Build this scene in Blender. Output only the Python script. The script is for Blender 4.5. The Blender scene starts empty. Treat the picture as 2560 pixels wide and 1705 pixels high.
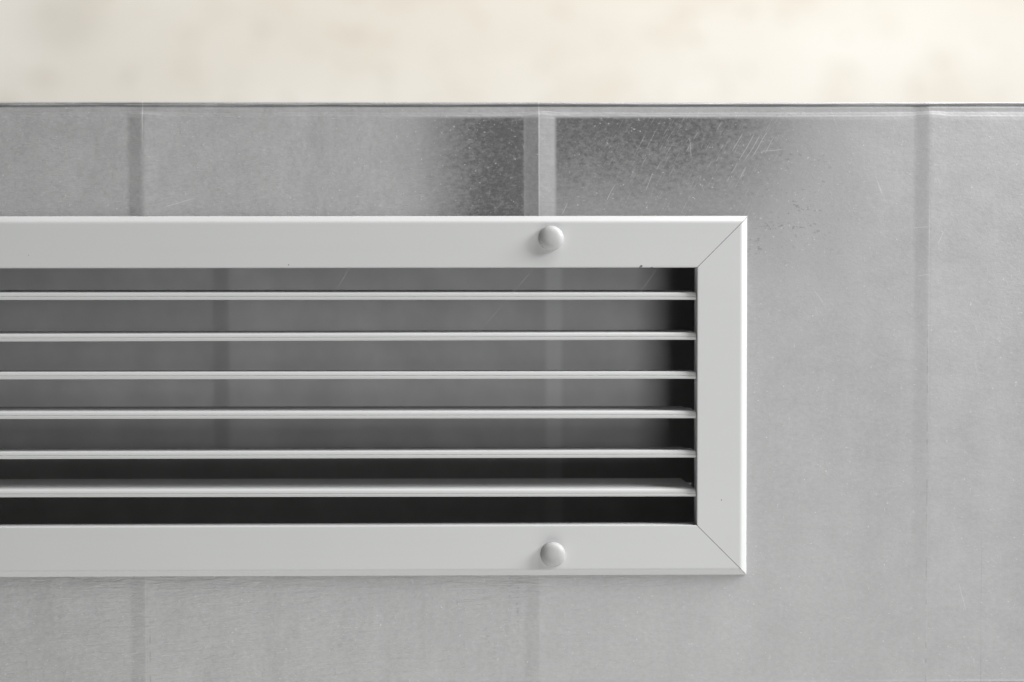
import bpy, bmesh, math, random
from mathutils import Vector, Matrix, noise

random.seed(7)
sc = bpy.context.scene
C = sc.collection

# ------------------------------------------------------------------ camera
cam_d = bpy.data.cameras.new("camera")
cam = bpy.data.objects.new("camera", cam_d)
C.objects.link(cam)
sc.camera = cam
pitch, yaw, roll = -0.02617, 0.0125, -0.00125
fwd = Vector((math.sin(yaw) * math.cos(pitch), math.cos(yaw) * math.cos(pitch), math.sin(pitch)))
rgt = Vector((math.cos(yaw), -math.sin(yaw), 0))
up = rgt.cross(fwd)
r2 = rgt * math.cos(roll) + up * math.sin(roll)
u2 = up * math.cos(roll) - rgt * math.sin(roll)
cam.matrix_world = Matrix(((r2.x, u2.x, -fwd.x, -0.00333),
                           (r2.y, u2.y, -fwd.y, -0.70406),
                           (r2.z, u2.z, -fwd.z, 0.16183),
                           (0, 0, 0, 1)))
cam_d.sensor_width = 36.0
cam_d.lens = 60.0
cam_d.clip_start = 0.01
cam_d.clip_end = 100
cam_d.dof.use_dof = True
cam_d.dof.focus_distance = 0.706
cam_d.dof.aperture_fstop = 4.5

# ------------------------------------------------------------------ world and lamps
w = bpy.data.worlds.new("World")
sc.world = w
w.use_nodes = True
w.node_tree.nodes["Background"].inputs[0].default_value = (0.95, 0.98, 1.0, 1)
w.node_tree.nodes["Background"].inputs[1].default_value = 0.03


def area(name, loc, target, sx, sy, power, col):
    d = bpy.data.lights.new(name, 'AREA')
    d.shape = 'RECTANGLE'
    d.size, d.size_y = sx, sy
    d.energy = power
    d.color = col
    o = bpy.data.objects.new(name, d)
    C.objects.link(o)
    o.location = loc
    o.rotation_euler = (Vector(target) - Vector(loc)).to_track_quat('-Z', 'Z').to_euler()
    return o


# soft window to the right, the bright doorway far in front, light thrown back by the floor, an added unseen lamp to brighten the rear wall
area("right_window_light", (1.08, -0.30, 0.74), (0.0, 0.0, 0.12), 0.42, 0.42, 22, (0.985, 0.995, 1.0))
area("front_doorway_light", (0.14, -3.0, -0.50), (0.0, 0.0, 0.12), 0.38, 0.75, 18.5, (0.995, 1.0, 1.0))
area("floor_bounce_light", (0.1, -0.7, -1.3), (0.0, 0.0, 0.1), 1.8, 1.0, 19, (1.0, 1.0, 0.955))
area("added_rear_wall_light", (0.95, -0.2, 2.2), (-0.2, 1.6, 0.45), 1.4, 1.4, 70, (1.0, 0.983, 0.965))
sc.cycles.max_bounces = 6
sc.cycles.diffuse_bounces = 4
sc.cycles.glossy_bounces = 3

vs = sc.view_settings
vs.view_transform = 'Standard'
vs.look = 'None'
vs.exposure = 0.0
vs.gamma = 1.0
vs.use_curve_mapping = False


# ------------------------------------------------------------------ node helper
class NT:
    def __init__(self, name):
        self.m = bpy.data.materials.new(name)
        self.m.use_nodes = True
        self.t = self.m.node_tree
        self.b = self.t.nodes["Principled BSDF"]
        tc = self.t.nodes.new("ShaderNodeTexCoord")
        self.obj = tc.outputs["Object"]
        s = self.t.nodes.new("ShaderNodeSeparateXYZ")
        self.t.links.new(self.obj, s.inputs[0])
        self.x, self.y, self.z = s.outputs

    def put(self, sock, v):
        if isinstance(v, bpy.types.NodeSocket):
            self.t.links.new(v, sock)
        else:
            sock.default_value = v

    def math(self, op, a, b=0.0, c=0.0, clamp=False):
        n = self.t.nodes.new("ShaderNodeMath")
        n.operation = op
        n.use_clamp = clamp
        self.put(n.inputs[0], a)
        self.put(n.inputs[1], b)
        if op in ('MULTIPLY_ADD', 'SMOOTH_MIN', 'SMOOTH_MAX', 'COMPARE'):
            self.put(n.inputs[2], c)
        return n.outputs[0]

    def mul(self, a, b): return self.math('MULTIPLY', a, b)
    def add(self, a, b): return self.math('ADD', a, b)
    def sub(self, a, b): return self.math('SUBTRACT', a, b)

    def ss(self, v, a, b, lo=0.0, hi=1.0):
        n = self.t.nodes.new("ShaderNodeMapRange")
        n.interpolation_type = 'SMOOTHSTEP'
        if a > b:
            a, b, lo, hi = b, a, hi, lo
        self.put(n.inputs[0], v)
        for i, q in enumerate((a, b, lo, hi)):
            self.put(n.inputs[i + 1], q)
        return n.outputs[0]

    def vec(self, sx, sy, sz, rot=0.0, off=(0, 0, 0)):
        n = self.t.nodes.new("ShaderNodeMapping")
        n.vector_type = 'POINT'
        self.t.links.new(self.obj, n.inputs[0])
        n.inputs["Location"].default_value = off
        n.inputs["Rotation"].default_value = (0, rot, 0)
        n.inputs["Scale"].default_value = (1, 1, 1)
        if rot == 0.0:
            n.inputs["Scale"].default_value = (sx, sy, sz)
            return n.outputs[0]
        k = self.t.nodes.new("ShaderNodeMapping")
        self.t.links.new(n.outputs[0], k.inputs[0])
        k.inputs["Scale"].default_value = (sx, sy, sz)
        return k.outputs[0]

    def noise(self, vec, scale=1.0, detail=3.0, rough=0.55, dist=0.0):
        n = self.t.nodes.new("ShaderNodeTexNoise")
        self.t.links.new(vec, n.inputs["Vector"])
        n.inputs["Scale"].default_value = scale
        n.inputs["Detail"].default_value = detail
        n.inputs["Roughness"].default_value = rough
        n.inputs["Distortion"].default_value = dist
        return n.outputs[0]

    def mix(self, f, a, b):
        n = self.t.nodes.new("ShaderNodeMix")
        n.data_type = 'RGBA'
        self.put(n.inputs[0], f)
        self.put(n.inputs[6], a)
        self.put(n.inputs[7], b)
        return n.outputs[2]

    def mixf(self, f, a, b):
        n = self.t.nodes.new("ShaderNodeMix")
        n.data_type = 'FLOAT'
        self.put(n.inputs[0], f)
        self.put(n.inputs[2], a)
        self.put(n.inputs[3], b)
        return n.outputs[0]

    def bump(self, h, dist, strength=1.0, prev=None):
        n = self.t.nodes.new("ShaderNodeBump")
        n.inputs["Strength"].default_value = strength
        n.inputs["Distance"].default_value = dist
        self.put(n.inputs["Height"], h)
        if prev is not None:
            self.t.links.new(prev, n.inputs["Normal"])
        return n.outputs[0]

    def box(self, x0, x1, z0, z1, fx, fz):
        a = self.ss(self.x, x0 - fx, x0 + fx)
        b = self.ss(self.x, x1 + fx, x1 - fx)
        c = self.ss(self.z, z0 - fz, z0 + fz)
        d = self.ss(self.z, z1 + fz, z1 - fz)
        return self.mul(self.mul(a, b), self.mul(c, d))

    def stroke(self, x0, z0, x1, z1, wd, wob=None):
        """thin straight mark between two points of the face (metres)"""
        L = math.hypot(x1 - x0, z1 - z0)
        ux, uz = (x1 - x0) / L, (z1 - z0) / L
        dx, dz = self.sub(self.x, x0), self.sub(self.z, z0)
        al = self.add(self.mul(dx, ux), self.mul(dz, uz))
        ac = self.math('ABSOLUTE', self.sub(self.mul(dx, uz), self.mul(dz, ux)))
        if wob is not None:
            ac = self.math('ABSOLUTE', self.add(self.sub(self.mul(dx, uz), self.mul(dz, ux)), wob))
        a = self.ss(ac, wd, wd * 0.3)
        b = self.mul(self.ss(al, -L * .05, L * .15), self.ss(al, L * 1.05, L * .8))
        return self.mul(a, b)


# ------------------------------------------------------------------ materials
SY = 0.0026                      # plane of the duct face; the grille's front face lies at y = 0
BEADS = [-0.6320, -0.4700, -0.3080, -0.1465, 0.0167, 0.1785, 0.3405, 0.5025]


def make_zinc():
    n = NT("galvanised_steel")
    o = n.obj
    big = n.noise(n.vec(17, 17, 12), 1, 5, .65)
    mid = n.noise(n.vec(70, 70, 110), 1, 4, .6)
    speck = n.noise(n.vec(900, 900, 1100), 1, 2, .6)
    fine = n.noise(n.vec(420, 420, 560), 1, 4, .75)
    wr = n.noise(n.vec(95, 200, 640, 0.0), 1, 3, .62, .6)
    wr2 = n.noise(n.vec(40, 200, 330), 1, 2, .5, .4)
    vert = n.noise(n.vec(260, 200, 9), 1, 3, .6)
    # dark reflection painted into the zinc as a ragged stain beside the middle ridge
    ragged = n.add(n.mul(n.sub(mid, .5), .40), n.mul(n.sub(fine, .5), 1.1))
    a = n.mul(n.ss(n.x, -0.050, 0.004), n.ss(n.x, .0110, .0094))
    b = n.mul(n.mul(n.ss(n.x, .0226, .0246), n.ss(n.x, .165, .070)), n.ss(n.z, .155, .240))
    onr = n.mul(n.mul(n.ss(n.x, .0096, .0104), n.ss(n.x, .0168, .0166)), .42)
    dark_refl0 = n.add(n.add(a, n.mul(b, .95)), onr)
    dark_refl0 = n.mul(dark_refl0, n.mul(n.ss(n.z, .135, .16), n.ss(n.z, H - .0055, H - .0075)))
    dark_refl = n.math('MULTIPLY', dark_refl0, n.add(1.0, n.mul(ragged, 1.6)), clamp=True)
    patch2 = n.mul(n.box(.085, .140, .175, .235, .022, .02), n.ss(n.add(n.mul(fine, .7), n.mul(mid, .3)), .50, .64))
    dark_refl = n.math('MAXIMUM', dark_refl, n.mul(patch2, .7))
    # scratches and scuffs
    wob = n.mul(n.sub(n.noise(n.vec(60, 60, 60), 1, 2), .5), .0012)
    marks = None
    S = [(.1085, .2285, .1015, .2175), (.1115, .2300, .1045, .2190), (.1060, .2290, .0995, .2180), (.1140, .2275, .1100, .2205),
         (.1010, .2290, .0965, .2215), (.1085, .2215, .1180, .2225), (.0790, .2275, .0798, .2190),
         (.0640, .2130, .0610, .2050), (.0480, .2080, .0445, .2010), (.0285, .2005, .0260, .1955),
         (.1310, .1640, .1350, .1585), (.1720, .1900, .1788, .1905), (.1735, .1700, .1795, .1710),
         (.1845, .1885, .1822, .1830), (-.1385, .1985, -.1245, .2025), (.1920, .0420, .1950, .0300)]
    for s in S:
        k = n.stroke(*s, .00018, wob)
        marks = k if marks is None else n.math('MAXIMUM', marks, k)
    # the diagonal scuffing that runs through the painted dark patch
    sf = n.noise(n.vec(2200, 200, 130, math.radians(-28)), 1, 2, .5)
    scuff = n.mul(n.ss(sf, .62, .72), n.box(.045, .125, .195, .240, .025, .015))
    sf2 = n.noise(n.vec(1300, 200, 60, math.radians(20)), 1, 2, .5)
    scuff2 = n.mul(n.ss(sf2, .70, .80), n.mul(n.ss(n.x, .08, .12), n.ss(big, .42, .6)))
    flecks = n.mul(n.ss(speck, .68, .76), .6)
    light = n.math('MAXIMUM', n.mul(marks, .38), n.math('MAXIMUM', n.mul(scuff, .22), n.math('MAXIMUM', n.mul(scuff2, .3), flecks)))
    # rubbed crests of the beads
    crest = None
    for bx in BEADS[3:6]:
        d = n.math('ABSOLUTE', n.sub(n.x, bx))
        k = n.mul(n.mul(n.ss(d, .00035, .00012), n.ss(n.z, .12, .2, .3, 1.0)), n.ss(vert, .40, .55))
        crest = k if crest is None else n.add(crest, k)
    light = n.math('MAXIMUM', light, n.mul(crest, .5))
    # dark dashes: gouges under the grille and pin marks
    ds = n.noise(n.vec(900, 200, 1400), 1, 1, .5)
    dcol = n.noise(n.vec(420, 200, 14), 1, 1, .5)
    dash = n.mul(n.mul(n.ss(ds, .58, .68), n.ss(dcol, .58, .66)), n.box(-.020, .016, .012, .046, .006, .012))
    hair = n.mul(n.ss(n.math('ABSOLUTE', n.sub(n.x, .2012)), .00022, .00008), n.mul(n.ss(n.z, .095, .07), n.ss(vert, .35, .5)))
    e2 = n.noise(n.vec(150, 150, 260), 1, 2, .5)
    edge = n.mul(n.ss(n.math('ABSOLUTE', n.sub(n.x, .1781)), .0004, .0001), n.mul(n.ss(e2, .5, .6), n.ss(n.z, .17, .14)))
    edge2 = n.mul(n.ss(n.math('ABSOLUTE', n.sub(n.x, -.1448)), .0004, .0001), n.mul(n.ss(e2, .45, .6), n.ss(n.z, .035, .02)))
    dark = n.math('MAXIMUM', n.math('MAXIMUM', n.mul(dash, .30), n.mul(hair, .22)), n.math('MAXIMUM', n.mul(edge, .20), n.mul(edge2, .28)))
    # shade in the groove of the top seam, painted as a dark line
    seam = n.mul(n.mul(n.ss(n.z, H - .0026, H - .0018), n.ss(n.z, H - .0003, H - .0008)), n.ss(n.noise(n.vec(12, 12, 500), 1, 3, .6), .30, .62))
    dark = n.math('MAXIMUM', dark, n.mul(seam, .62))
    # colour
    streak = n.noise(n.vec(90, 90, 7), 1, 3, .6)
    tone = n.add(n.add(n.mul(n.sub(big, .5), .24), n.mul(n.sub(streak, .5), .10)), n.add(n.mul(n.sub(mid, .5), .18), n.mul(n.sub(fine, .5), .30)))
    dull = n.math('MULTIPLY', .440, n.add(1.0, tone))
    refl_tone = n.math('MULTIPLY', .125, n.add(1.0, n.add(n.mul(tone, 1.5), n.mul(n.sub(speck, .5), .8))))
    v = n.mixf(dark_refl, dull, refl_tone)
    v = n.mixf(light, v, .72)
    v = n.mixf(dark, v, .10)
    cc = n.t.nodes.new("ShaderNodeCombineColor")
    n.put(cc.inputs[0], v)
    n.put(cc.inputs[1], v)
    n.put(cc.inputs[2], n.mul(v, 1.004))
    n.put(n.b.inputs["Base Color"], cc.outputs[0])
    n.put(n.b.inputs["Metallic"], n.mul(n.mixf(dark_refl, .40, .40), n.math('SUBTRACT', 1.0, n.mul(light, .6))))
    n.put(n.b.inputs["Roughness"], n.add(n.mixf(dark_refl, .55, .50), n.mul(n.sub(mid, .5), .12)))
    wm = n.mul(n.ss(big, .30, .60, .25, 1.0), n.ss(n.x, .13, .0, .10, 1.0))
    h = n.add(n.mul(n.mul(n.add(wr, n.mul(wr2, .6)), wm), 1.35), n.add(n.mul(fine, .42), n.mul(speck, .16)))
    n.put(n.b.inputs["Normal"], n.bump(h, .00024, .9))
    return n.m


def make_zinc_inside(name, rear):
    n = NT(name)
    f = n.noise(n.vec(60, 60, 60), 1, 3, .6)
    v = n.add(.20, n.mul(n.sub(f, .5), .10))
    if rear:                                         # rear sheet: lighter zinc, with a ridge's lit flank painted on as a bright strip
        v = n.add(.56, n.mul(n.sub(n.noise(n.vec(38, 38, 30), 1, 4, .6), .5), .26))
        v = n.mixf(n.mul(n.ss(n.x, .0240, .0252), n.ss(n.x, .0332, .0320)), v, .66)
    cc = n.t.nodes.new("ShaderNodeCombineColor")
    for i in range(3):
        n.put(cc.inputs[i], v)
    n.put(n.b.inputs["Base Color"], cc.outputs[0])
    n.b.inputs["Metallic"].default_value = .75
    n.b.inputs["Roughness"].default_value = .58
    return n.m


def make_alu(name, specks=False):
    n = NT(name)
    f1 = n.noise(n.vec(20, 20, 20), 1, 3, .5)
    f2 = n.noise(n.vec(700, 700, 700), 1, 2, .5)
    f3 = n.noise(n.vec(9, 300, 300), 1, 2, .5)
    base = n.add(.560, n.add(n.mul(n.sub(f1, .5), .03), n.mul(n.sub(f3, .5), .012)))
    v = base
    if specks:
        rg = n.mul(n.sub(n.noise(n.vec(900, 900, 900), 1, 2), .5), .0011)
        for (px, pz, r) in ((.0590, .1282, .00042), (.0583, .1278, .0003), (.0634, .1276, .00036), (.0922, .0314, .00032),
                            (-.1930, .1330, .0002), (-.0865, .1290, .00025)):
            dx, dz = n.sub(n.x, px), n.sub(n.z, pz)
            d = n.add(n.math('SQRT', n.add(n.mul(dx, dx), n.mul(dz, dz))), rg)
            v = n.mixf(n.ss(d, r * 1.2, r * .6), v, .07)
        sn = n.noise(n.vec(420, 420, 420), 1, 2, .5)
        v = n.mixf(n.mul(n.ss(sn, .745, .79), .10), v, .25)
    cc = n.t.nodes.new("ShaderNodeCombineColor")
    n.put(cc.inputs[0], n.mul(v, .992))
    n.put(cc.inputs[1], n.mul(v, 1.004))
    n.put(cc.inputs[2], n.mul(v, .997))
    n.put(n.b.inputs["Base Color"], cc.outputs[0])
    n.b.inputs["Roughness"].default_value = .42
    n.b.inputs["Metallic"].default_value = .0
    n.b.inputs["Specular IOR Level"].default_value = .4
    n.put(n.b.inputs["Normal"], n.bump(n.add(f2, n.mul(f3, .5)), .00003, .35))
    return n.m


def make_cap():
    n = NT("cap_plastic")
    f = n.noise(n.vec(900, 900, 900), 1, 2, .5)
    cc = n.t.nodes.new("ShaderNodeCombineColor")
    v = n.add(.41, n.mul(n.sub(f, .5), .05))
    for i in range(3):
        n.put(cc.inputs[i], v)
    n.put(n.b.inputs["Base Color"], cc.outputs[0])
    n.b.inputs["Roughness"].default_value = .48
    n.put(n.b.inputs["Normal"], n.bump(f, .00004, .3))
    return n.m


def make_wall():
    n = NT("cream_plaster")
    a = n.noise(n.vec(1.2, 1, 2.6), 1, 4, .55)
    b = n.noise(n.vec(9, 1, 13), 1, 3, .6)
    c = n.noise(n.vec(24, 1, 34), 1, 2, .5)
    col = n.mix(n.ss(a, .35, .65), (.78, .735, .66, 1), (.86, .835, .78, 1))
    col = n.mix(n.mul(n.ss(b, .48, .64), .24), col, (.66, .58, .46, 1))
    col = n.mix(n.mul(n.ss(c, .60, .68), .26), col, (.50, .44, .34, 1))
    dx, dz = n.mul(n.sub(n.x, -.575), 1.0), n.mul(n.sub(n.z, .535), 1.3)
    d = n.math('SQRT', n.add(n.mul(dx, dx), n.mul(dz, dz)))
    st = n.ss(n.add(d, n.mul(n.sub(b, .5), .08)), .085, .015)
    col = n.mix(n.mul(st, .20), col, (.40, .35, .27, 1))
    n.put(n.b.inputs["Base Color"], col)
    n.b.inputs["Roughness"].default_value = .9
    n.put(n.b.inputs["Normal"], n.bump(b, .004, .4))
    return n.m


def make_thread():
    n = NT("spider_silk")
    f = n.noise(n.vec(200, 200, 200), 1, 2)
    n.put(n.b.inputs["Base Color"], n.mix(f, (.45, .45, .44, 1), (.7, .7, .68, 1)))
    n.b.inputs["Roughness"].default_value = .5
    return n.m


H = 0.2422                       # duct height
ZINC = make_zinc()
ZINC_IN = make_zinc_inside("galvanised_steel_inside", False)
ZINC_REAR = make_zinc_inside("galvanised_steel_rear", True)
ALU = make_alu("coated_aluminium", True)
SLAT = make_alu("coated_aluminium_slat")
CAP = make_cap()
WALL = make_wall()
SILK = make_thread()


# ------------------------------------------------------------------ mesh helpers
def mesh_obj(name, verts, faces, mat, parent=None, smooth=True, angle=30):
    me = bpy.data.meshes.new(name)
    me.from_pydata(verts, [], faces)
    bm = bmesh.new()
    bm.from_mesh(me)
    bmesh.ops.remove_doubles(bm, verts=bm.verts, dist=1e-7)
    bmesh.ops.recalc_face_normals(bm, faces=bm.faces)
    bm.to_mesh(me)
    bm.free()
    me.materials.append(mat)
    if smooth:
        for p in me.polygons:
            p.use_smooth = True
        me.set_sharp_from_angle(angle=math.radians(angle))
    o = bpy.data.objects.new(name, me)
    C.objects.link(o)
    if parent:
        o.parent = parent
    return o


def thing(name, label, cat, loc, group=None):
    o = bpy.data.objects.new(name, None)
    C.objects.link(o)
    o.location = loc
    o.empty_display_size = .02
    o['label'] = label
    o['category'] = cat
    if group:
        o['group'] = group
    return o


def frange(a, b, step):
    k = max(1, int(math.ceil((b - a) / step - 1e-6)))
    return [a + (b - a) * i / k for i in range(k + 1)]


def merge(*ls):
    s = sorted(v for l in ls for v in l)
    out = [s[0]]
    for v in s[1:]:
        if v - out[-1] > 1e-5:
            out.append(v)
    return out


# ------------------------------------------------------------------ rear wall
bmv = []
ww = mesh_obj("wall", [(x, y, z) for x in (-4, 4) for y in (0, .15) for z in (-2.0, 3.0)],
              [(0, 1, 3, 2), (4, 6, 7, 5), (0, 4, 5, 1), (2, 3, 7, 6), (0, 2, 6, 4), (1, 5, 7, 3)], WALL, None, False)
ww.location = (0, 1.60, 0)
ww["kind"] = "structure"

# ------------------------------------------------------------------ the duct
X0, X1 = -0.72, 0.56
DEPTH = 0.160                    # duct depth
OX0, OX1, OZ0, OZ1 = -0.5425, 0.0885, 0.0605, 0.1800   # hole behind the grille
duct = thing("ventilation_duct", "long rectangular galvanised sheet-steel duct with vertical ridges behind the grille", "air duct", (0, 0, 0))

HB, WB = 0.00085, 0.0068         # bead height and half width


def tent(t, c=0.0013):
    """stiffening ridge: a crisp crest, a steeper left flank, a flatter right flank that runs out into the sheet"""
    up, dn = 0.105, 0.042                            # slopes of the flanks
    foot = 0.0016
    hc = up * (WB - foot / 2)
    if t <= -WB:
        return 0.0
    if t < -WB + foot:
        q = (t + WB) / foot
        return up * foot * .5 * q * q
    if t < 0:
        h = up * (t + WB - foot / 2)
    elif t < WB:
        h = hc - dn * t
    else:
        r = hc - dn * WB
        k = dn / r * .55
        return r * math.exp(-k * (t - WB) * 1.8)
    if abs(t) < c:
        h -= (up + dn) * .5 * (c - abs(t)) ** 2 / (2 * c)
    return h


def fold(d, x):
    """profile next to the folded top seam, d = distance below the top edge; positive = towards the viewer"""
    wv = 0.0005 * noise.noise(Vector((x * 22, 3.1, 0)))
    lift = sum(math.exp(-((x - b) / .007) ** 2) for b in BEADS) * 0.0013
    d2 = d + wv * .6 + lift * max(0, min(1, (d - .0025) / .004))
    pts = [(0.0, -.0013), (.0004, -.0004), (.0009, -.0001), (.0015, -.0008), (.0021, -.0006), (.0027, -.00042), (.0033, -.0005),
           (.0042, -.00052), (.0052, -.00030), (.0064, -.00006), (.0078, .00003), (.012, 0.0), (1, 0)]
    for i in range(len(pts) - 1):
        if d2 <= pts[i + 1][0]:
            a, b = pts[i], pts[i + 1]
            t = max(0, (d2 - a[0]) / (b[0] - a[0]))
            t = t * t * (3 - 2 * t)
            return a[1] + (b[1] - a[1]) * t
    return 0.0


def face_h(x, z):
    d = H - z
    h = 0.0
    for b in BEADS:
        if -WB < x - b < .11:
            f = 1.0 if .17 < b < .18 else max(.25, min(1, (d - .001) / .006))
            wob = .00035 * noise.noise(Vector((b * 50, 2.2, z * 55))) + .00015 * noise.noise(Vector((b * 50, 7.7, z * 240)))
            amp = 1.0 + .35 * noise.noise(Vector((b * 70, 4.4, z * 30)))
            t = x - b
            t += wob * max(0, 1 - (t / WB) ** 2)
            h += tent(t, .0003 if b == BEADS[4] else .0013) * amp * f * (.55 + .45 * max(0, min(1, (z - .05) / .13)))
    h += fold(d, x)
    # rolled lower seam
    if z < .0014:
        h += .0004 * math.sin(min(1, (.0014 - z) / .0010) * math.pi * .5) - (.0012 * ((.0012 - z) / .0012) ** 2 if z < .0012 else 0)
    # oil-canning of the thin sheet
    h += .00022 * noise.noise(Vector((x * 13, 1.7, z * 15))) + .00007 * noise.noise(Vector((x * 38, 5.2, z * 42)))
    return h


zs = merge(frange(0, .004, .0004), frange(.004, OZ0, .0035), frange(OZ0, OZ1, .004), frange(OZ1, .228, .0035),
           frange(.228, H - .0090, .0008), frange(H - .0090, H, .0003))
cuts = [X0] + [v for b in BEADS for v in (b - WB, b + WB)] + [X1]


def sheet(name, xa, xb, step, zlo=-1, zhi=9):
    xs = frange(xa, xb, step)
    for e in (OX0, OX1):
        if xa < e < xb:
            xs = merge(xs, [e])
            xs = [v for v in xs if v == e or abs(v - e) > step * .2 or v in (xa, xb)]
    idx, V, F = {}, [], []

    def vid(i, j):
        if (i, j) not in idx:
            x, z = xs[i], zs[j]
            idx[(i, j)] = len(V)
            V.append((x, SY - face_h(x, z), z))
        return idx[(i, j)]
    for i in range(len(xs) - 1):
        for j in range(len(zs) - 1):
            mx, mz = (xs[i] + xs[i + 1]) / 2, (zs[j] + zs[j + 1]) / 2
            if not zlo < mz < zhi or (OX0 < mx < OX1 and OZ0 < mz < OZ1):
                continue
            F.append((vid(i, j), vid(i + 1, j), vid(i + 1, j + 1), vid(i, j + 1)))
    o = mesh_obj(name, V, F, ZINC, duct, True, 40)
    return o


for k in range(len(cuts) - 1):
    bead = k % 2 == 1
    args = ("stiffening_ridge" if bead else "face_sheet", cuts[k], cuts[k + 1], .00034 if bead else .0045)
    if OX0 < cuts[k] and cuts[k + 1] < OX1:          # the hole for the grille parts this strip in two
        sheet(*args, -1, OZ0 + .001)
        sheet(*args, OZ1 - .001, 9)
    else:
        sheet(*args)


def slab(name, x0, x1, y0, y1, z0, z1, parent, mat=ZINC_IN):
    V = [(x, y, z) for x in (x0, x1) for y in (y0, y1) for z in (z0, z1)]
    F = [(0, 1, 3, 2), (4, 6, 7, 5), (0, 4, 5, 1), (2, 3, 7, 6), (0, 2, 6, 4), (1, 5, 7, 3)]
    return mesh_obj(name, V, F, mat, parent, False)


YF = SY + .0013
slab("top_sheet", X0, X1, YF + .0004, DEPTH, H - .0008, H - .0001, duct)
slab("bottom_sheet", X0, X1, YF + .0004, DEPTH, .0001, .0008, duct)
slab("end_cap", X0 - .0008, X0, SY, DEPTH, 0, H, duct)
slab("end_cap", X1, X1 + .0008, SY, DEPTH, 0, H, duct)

# rear sheet, with its own ridges pressed inwards
BACKB = [b + .0035 if i != 4 else b + .0080 for i, b in enumerate(BEADS)]


def back_ridge(x):
    h = 0.0
    for i, b in enumerate(BACKB):
        t = x - b
        if i == 4:
            continue
        if 0 < t < .008:
            h += .0006 * (t / .008)
        elif .008 <= t < .03:
            h += .0006 * (1 - (t - .008) / .022)
    return h


def back_sheet():
    xs = merge(frange(X0, X1, .02), *[frange(b - .001, b + .041, .0008) for b in BACKB])
    zz = frange(0.0008, H - .0008, .012)
    V = [(x, DEPTH - .003 - back_ridge(x) - .0006 * noise.noise(Vector((x * 9, 8, z * 11))), z) for x in xs for z in zz]
    m = len(zz)
    F = [(i * m + j, (i + 1) * m + j, (i + 1) * m + j + 1, i * m + j + 1) for i in range(len(xs) - 1) for j in range(m - 1)]
    return mesh_obj("rear_sheet", V, F, ZINC_REAR, duct, True, 40)


back_sheet()
slab("rear_cover", X0, X1, DEPTH + .0005, DEPTH + .0012, 0, H, duct)

# ------------------------------------------------------------------ the grille
GZ = 0.0460                      # lower edge of the grille
grille = thing("ventilation_grille", "light grey aluminium ventilation grille with mitred frame and six horizontal louvre slats", "vent grille", (0, 0, GZ))
FT, FB, FR = 0.1950 - GZ, 0.0, 0.1029          # outer edges, local z
IT, IB, IR = 0.1737 - GZ, 0.0669 - GZ, 0.0820  # inner edges
FL, IL = -0.5570, -0.5361
GAP = 0.00013


def rail(name, width, p0, p1, outward, label=None):
    """mitred frame bar. p0, p1 = inner corner points (x, z); outward = unit direction in the face"""
    prof = [(.0, .0095), (.0, .0004), (.00012, .0001), (.0004, .0), (.0008, .0), (.004, 0.0), (width * .5, 0.0), (width - .0034, .0), (width - .0030, .0), (width - .0024, .00008),
            (width - .0020, .00028), (width - .0003, .0017), (width - .0001, .0019), (width, .0021),
            (width, SY - .0002), (.0014, SY - .0002), (.0012, .0095)]
    ax = Vector((p1[0] - p0[0], p1[1] - p0[1])).normalized()
    ou = Vector(outward)
    V, F = [], []
    n = len(prof)
    for e, (p, s) in enumerate(((p0, -1), (p1, 1))):
        for (u, y) in prof:
            q = Vector(p) + ou * u + ax * s * (u - GAP)
            V.append((q.x, y, q.y))
    for i in range(n):
        j = (i + 1) % n
        F.append((i, j, n + j, n + i))
    F.append(tuple(range(n)))
    F.append(tuple(range(2 * n - 1, n - 1, -1)))
    o = mesh_obj(name, V, F, ALU, grille, True, 24)
    return o


rail("frame_bar", FT - IT, (IL, IT), (IR, IT), (0, 1))
rail("frame_bar", IB - FB, (IL, IB), (IR, IB), (0, -1))
rail("frame_bar", FR - IR, (IR, IB), (IR, IT), (1, 0))
rail("frame_bar", IL - FL, (IL, IB), (IL, IT), (-1, 0))

# slats: (z of lower nose edge at left, at right, rise of the back edge over the 20 mm blade)
SLATS = [(.16058, .16030, .00135), (.14345, .14374, .00095), (.12785, .12759, .00000), (.11146, .11118, .00100),
         (.09489, .09485, -.00010), (.07900, .07860, .00275)]
NOSE = .0030


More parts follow.
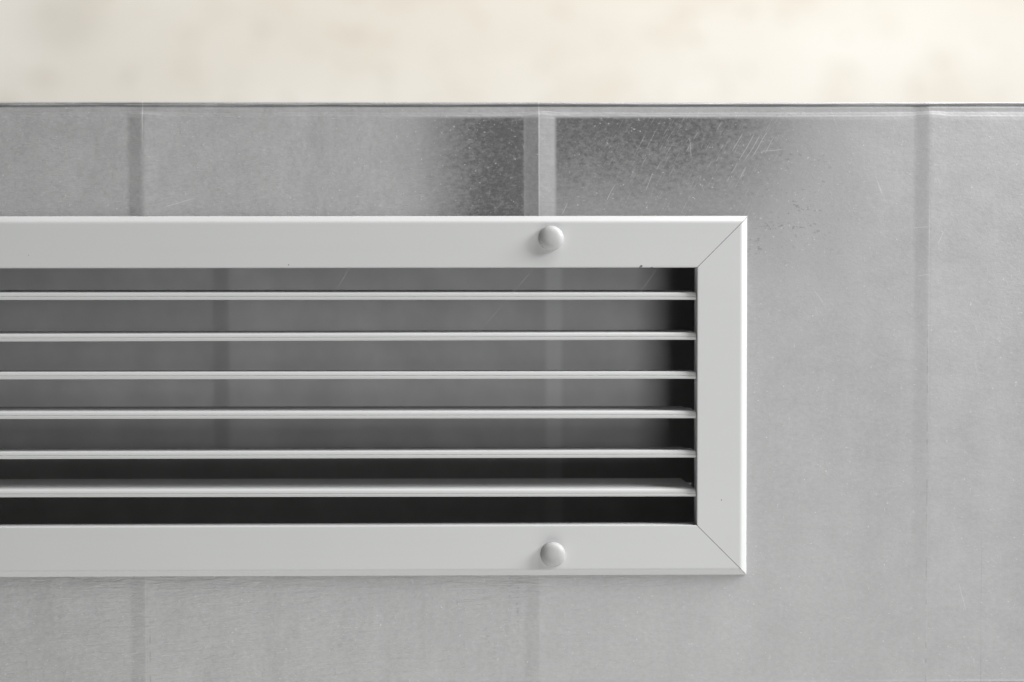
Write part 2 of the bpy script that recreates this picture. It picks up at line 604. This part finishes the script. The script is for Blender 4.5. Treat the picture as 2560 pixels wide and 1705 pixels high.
def slat(zl, zr, rise):
    y0 = .0018
    top = [(y0 + .0013, NOSE), (y0 + .0008, NOSE * .985), (y0 + .0004, NOSE * .90), (y0 + .00015, NOSE * .72), (y0 + .0001, NOSE * .52),
           (y0 + .0003, NOSE * .47), (y0 + .0001, NOSE * .42), (y0, NOSE * .25), (y0 + .0001, NOSE * .10), (y0 + .0004, 0.0),
           (y0 + .0022, .0003), (y0 + .0040, NOSE - .0014), (y0 + .0120, NOSE - .0012), (y0 + .0200, NOSE - .0010),
           (y0 + .0203, NOSE - .0006), (y0 + .0200, NOSE - .0002), (y0 + .0100, NOSE - .0001)]
    k = math.atan2(rise, .020)
    ca, sa = math.cos(k), math.sin(k)
    n = len(top)
    V, F = [], []
    # stations along the slat; the blade is cut back at both ends, the nose runs on to the frame
    L, R = IL + .0004, IR - .0003
    for (x, zb, cut) in ((L, zl, 1), (-.2, zl, 0), (R, zr, -1)):
        for (y, z) in top:
            dy, dz = y - y0, z
            yy, zz = y0 + dy * ca - dz * sa * .3, zb + dz + dy * sa
            xx = x + cut * (max(0, min(1, (dy - .0008) / .0185)) * .0040)
            V.append((xx, yy, zz - GZ))
    for s in range(2):
        for i in range(n):
            j = (i + 1) % n
            F.append((s * n + i, s * n + j, (s + 1) * n + j, (s + 1) * n + i))
    F.append(tuple(range(n)))
    F.append(tuple(range(3 * n - 1, 2 * n - 1, -1)))
    o = mesh_obj("louvre_slat", V, F, SLAT, grille, True, 32)
    # pivot pins that hold the slat in the frame
    for xe, sgn in ((R, 1), (L, -1)):
        V2, F2 = [], []
        m = 8
        zc = (zr if sgn > 0 else zl) + NOSE - .0006 + .012 * sa - GZ
        for e in (0, 1):
            for i in range(m):
                t = 2 * math.pi * i / m
                V2.append((xe - sgn * .0035 + sgn * e * .0032, y0 + .012 + .0006 * math.cos(t), zc + .0006 * math.sin(t)))
        for i in range(m):
            F2.append((i, (i + 1) % m, m + (i + 1) % m, m + i))
        F2 += [tuple(range(m)), tuple(range(2 * m - 1, m - 1, -1))]
        mesh_obj("pivot_pin", V2, F2, SLAT, o, True, 40)
    return o


for s in SLATS:
    slat(*s)

# screw caps
cap_prof = [(.00515, .0), (.00522, -.0004), (.00520, -.0009), (.00506, -.0014), (.00475, -.0019), (.00425, -.00235), (.00355, -.00275),
            (.0026, -.00305), (.0014, -.00322)]


def cap(x, z):
    V, F = [], []
    m = 48
    for (r, y) in cap_prof:
        for i in range(m):
            t = 2 * math.pi * i / m
            V.append((r * math.cos(t), y, r * math.sin(t)))
    V.append((0, -.00328, 0))
    for k in range(len(cap_prof) - 1):
        for i in range(m):
            F.append((k * m + i, k * m + (i + 1) % m, (k + 1) * m + (i + 1) % m, (k + 1) * m + i))
    b = (len(cap_prof) - 1) * m
    for i in range(m):
        F.append((b + i, b + (i + 1) % m, len(V) - 1))
    F.append(tuple(range(m)))
    o = mesh_obj("screw_cap", V, F, CAP, grille, True, 60)
    o.location = (x, -.0001, z)
    return o


cap(.0216, .1857 - GZ)
cap(.0223, .0550 - GZ)


# ------------------------------------------------------------------ spider threads caught between the slats
def thread(label, a, b, sag):
    A, B = Vector(a), Vector(b)
    V, F = [], []
    m, st = 5, 10
    dr = (B - A).normalized()
    s1 = dr.cross(Vector((0, 1, 0))).normalized()
    s2 = dr.cross(s1)
    mid = (A + B) / 2
    for k in range(st + 1):
        t = k / st
        p = A.lerp(B, t) + Vector((0, 0, -sag * 4 * t * (1 - t)))
        for i in range(m):
            q = 2 * math.pi * i / m
            v = p + (s1 * math.cos(q) + s2 * math.sin(q)) * .00004
            V.append(tuple(v - A))
    for k in range(st):
        for i in range(m):
            F.append((k * m + i, k * m + (i + 1) % m, (k + 1) * m + (i + 1) % m, (k + 1) * m + i))
    o = mesh_obj("spider_thread", V, F, SILK)
    o.location = A
    o["label"] = label
    o["category"] = "spider thread"
    o["group"] = "spider threads in the grille"
    return o


thread("fine spider thread at the top right end of the louvre opening", (.0585, .0030, .1633), (.0662, .0012, .1742), .0001)
thread("fine spider thread at the top of the opening, left of the middle", (-.0680, .0030, .1634), (-.0610, .0012, .1742), .0001)
thread("longest spider thread, slanting across the upper slats near the middle", (-.0085, .0035, .1468), (.0150, .0012, .1742), .0004)
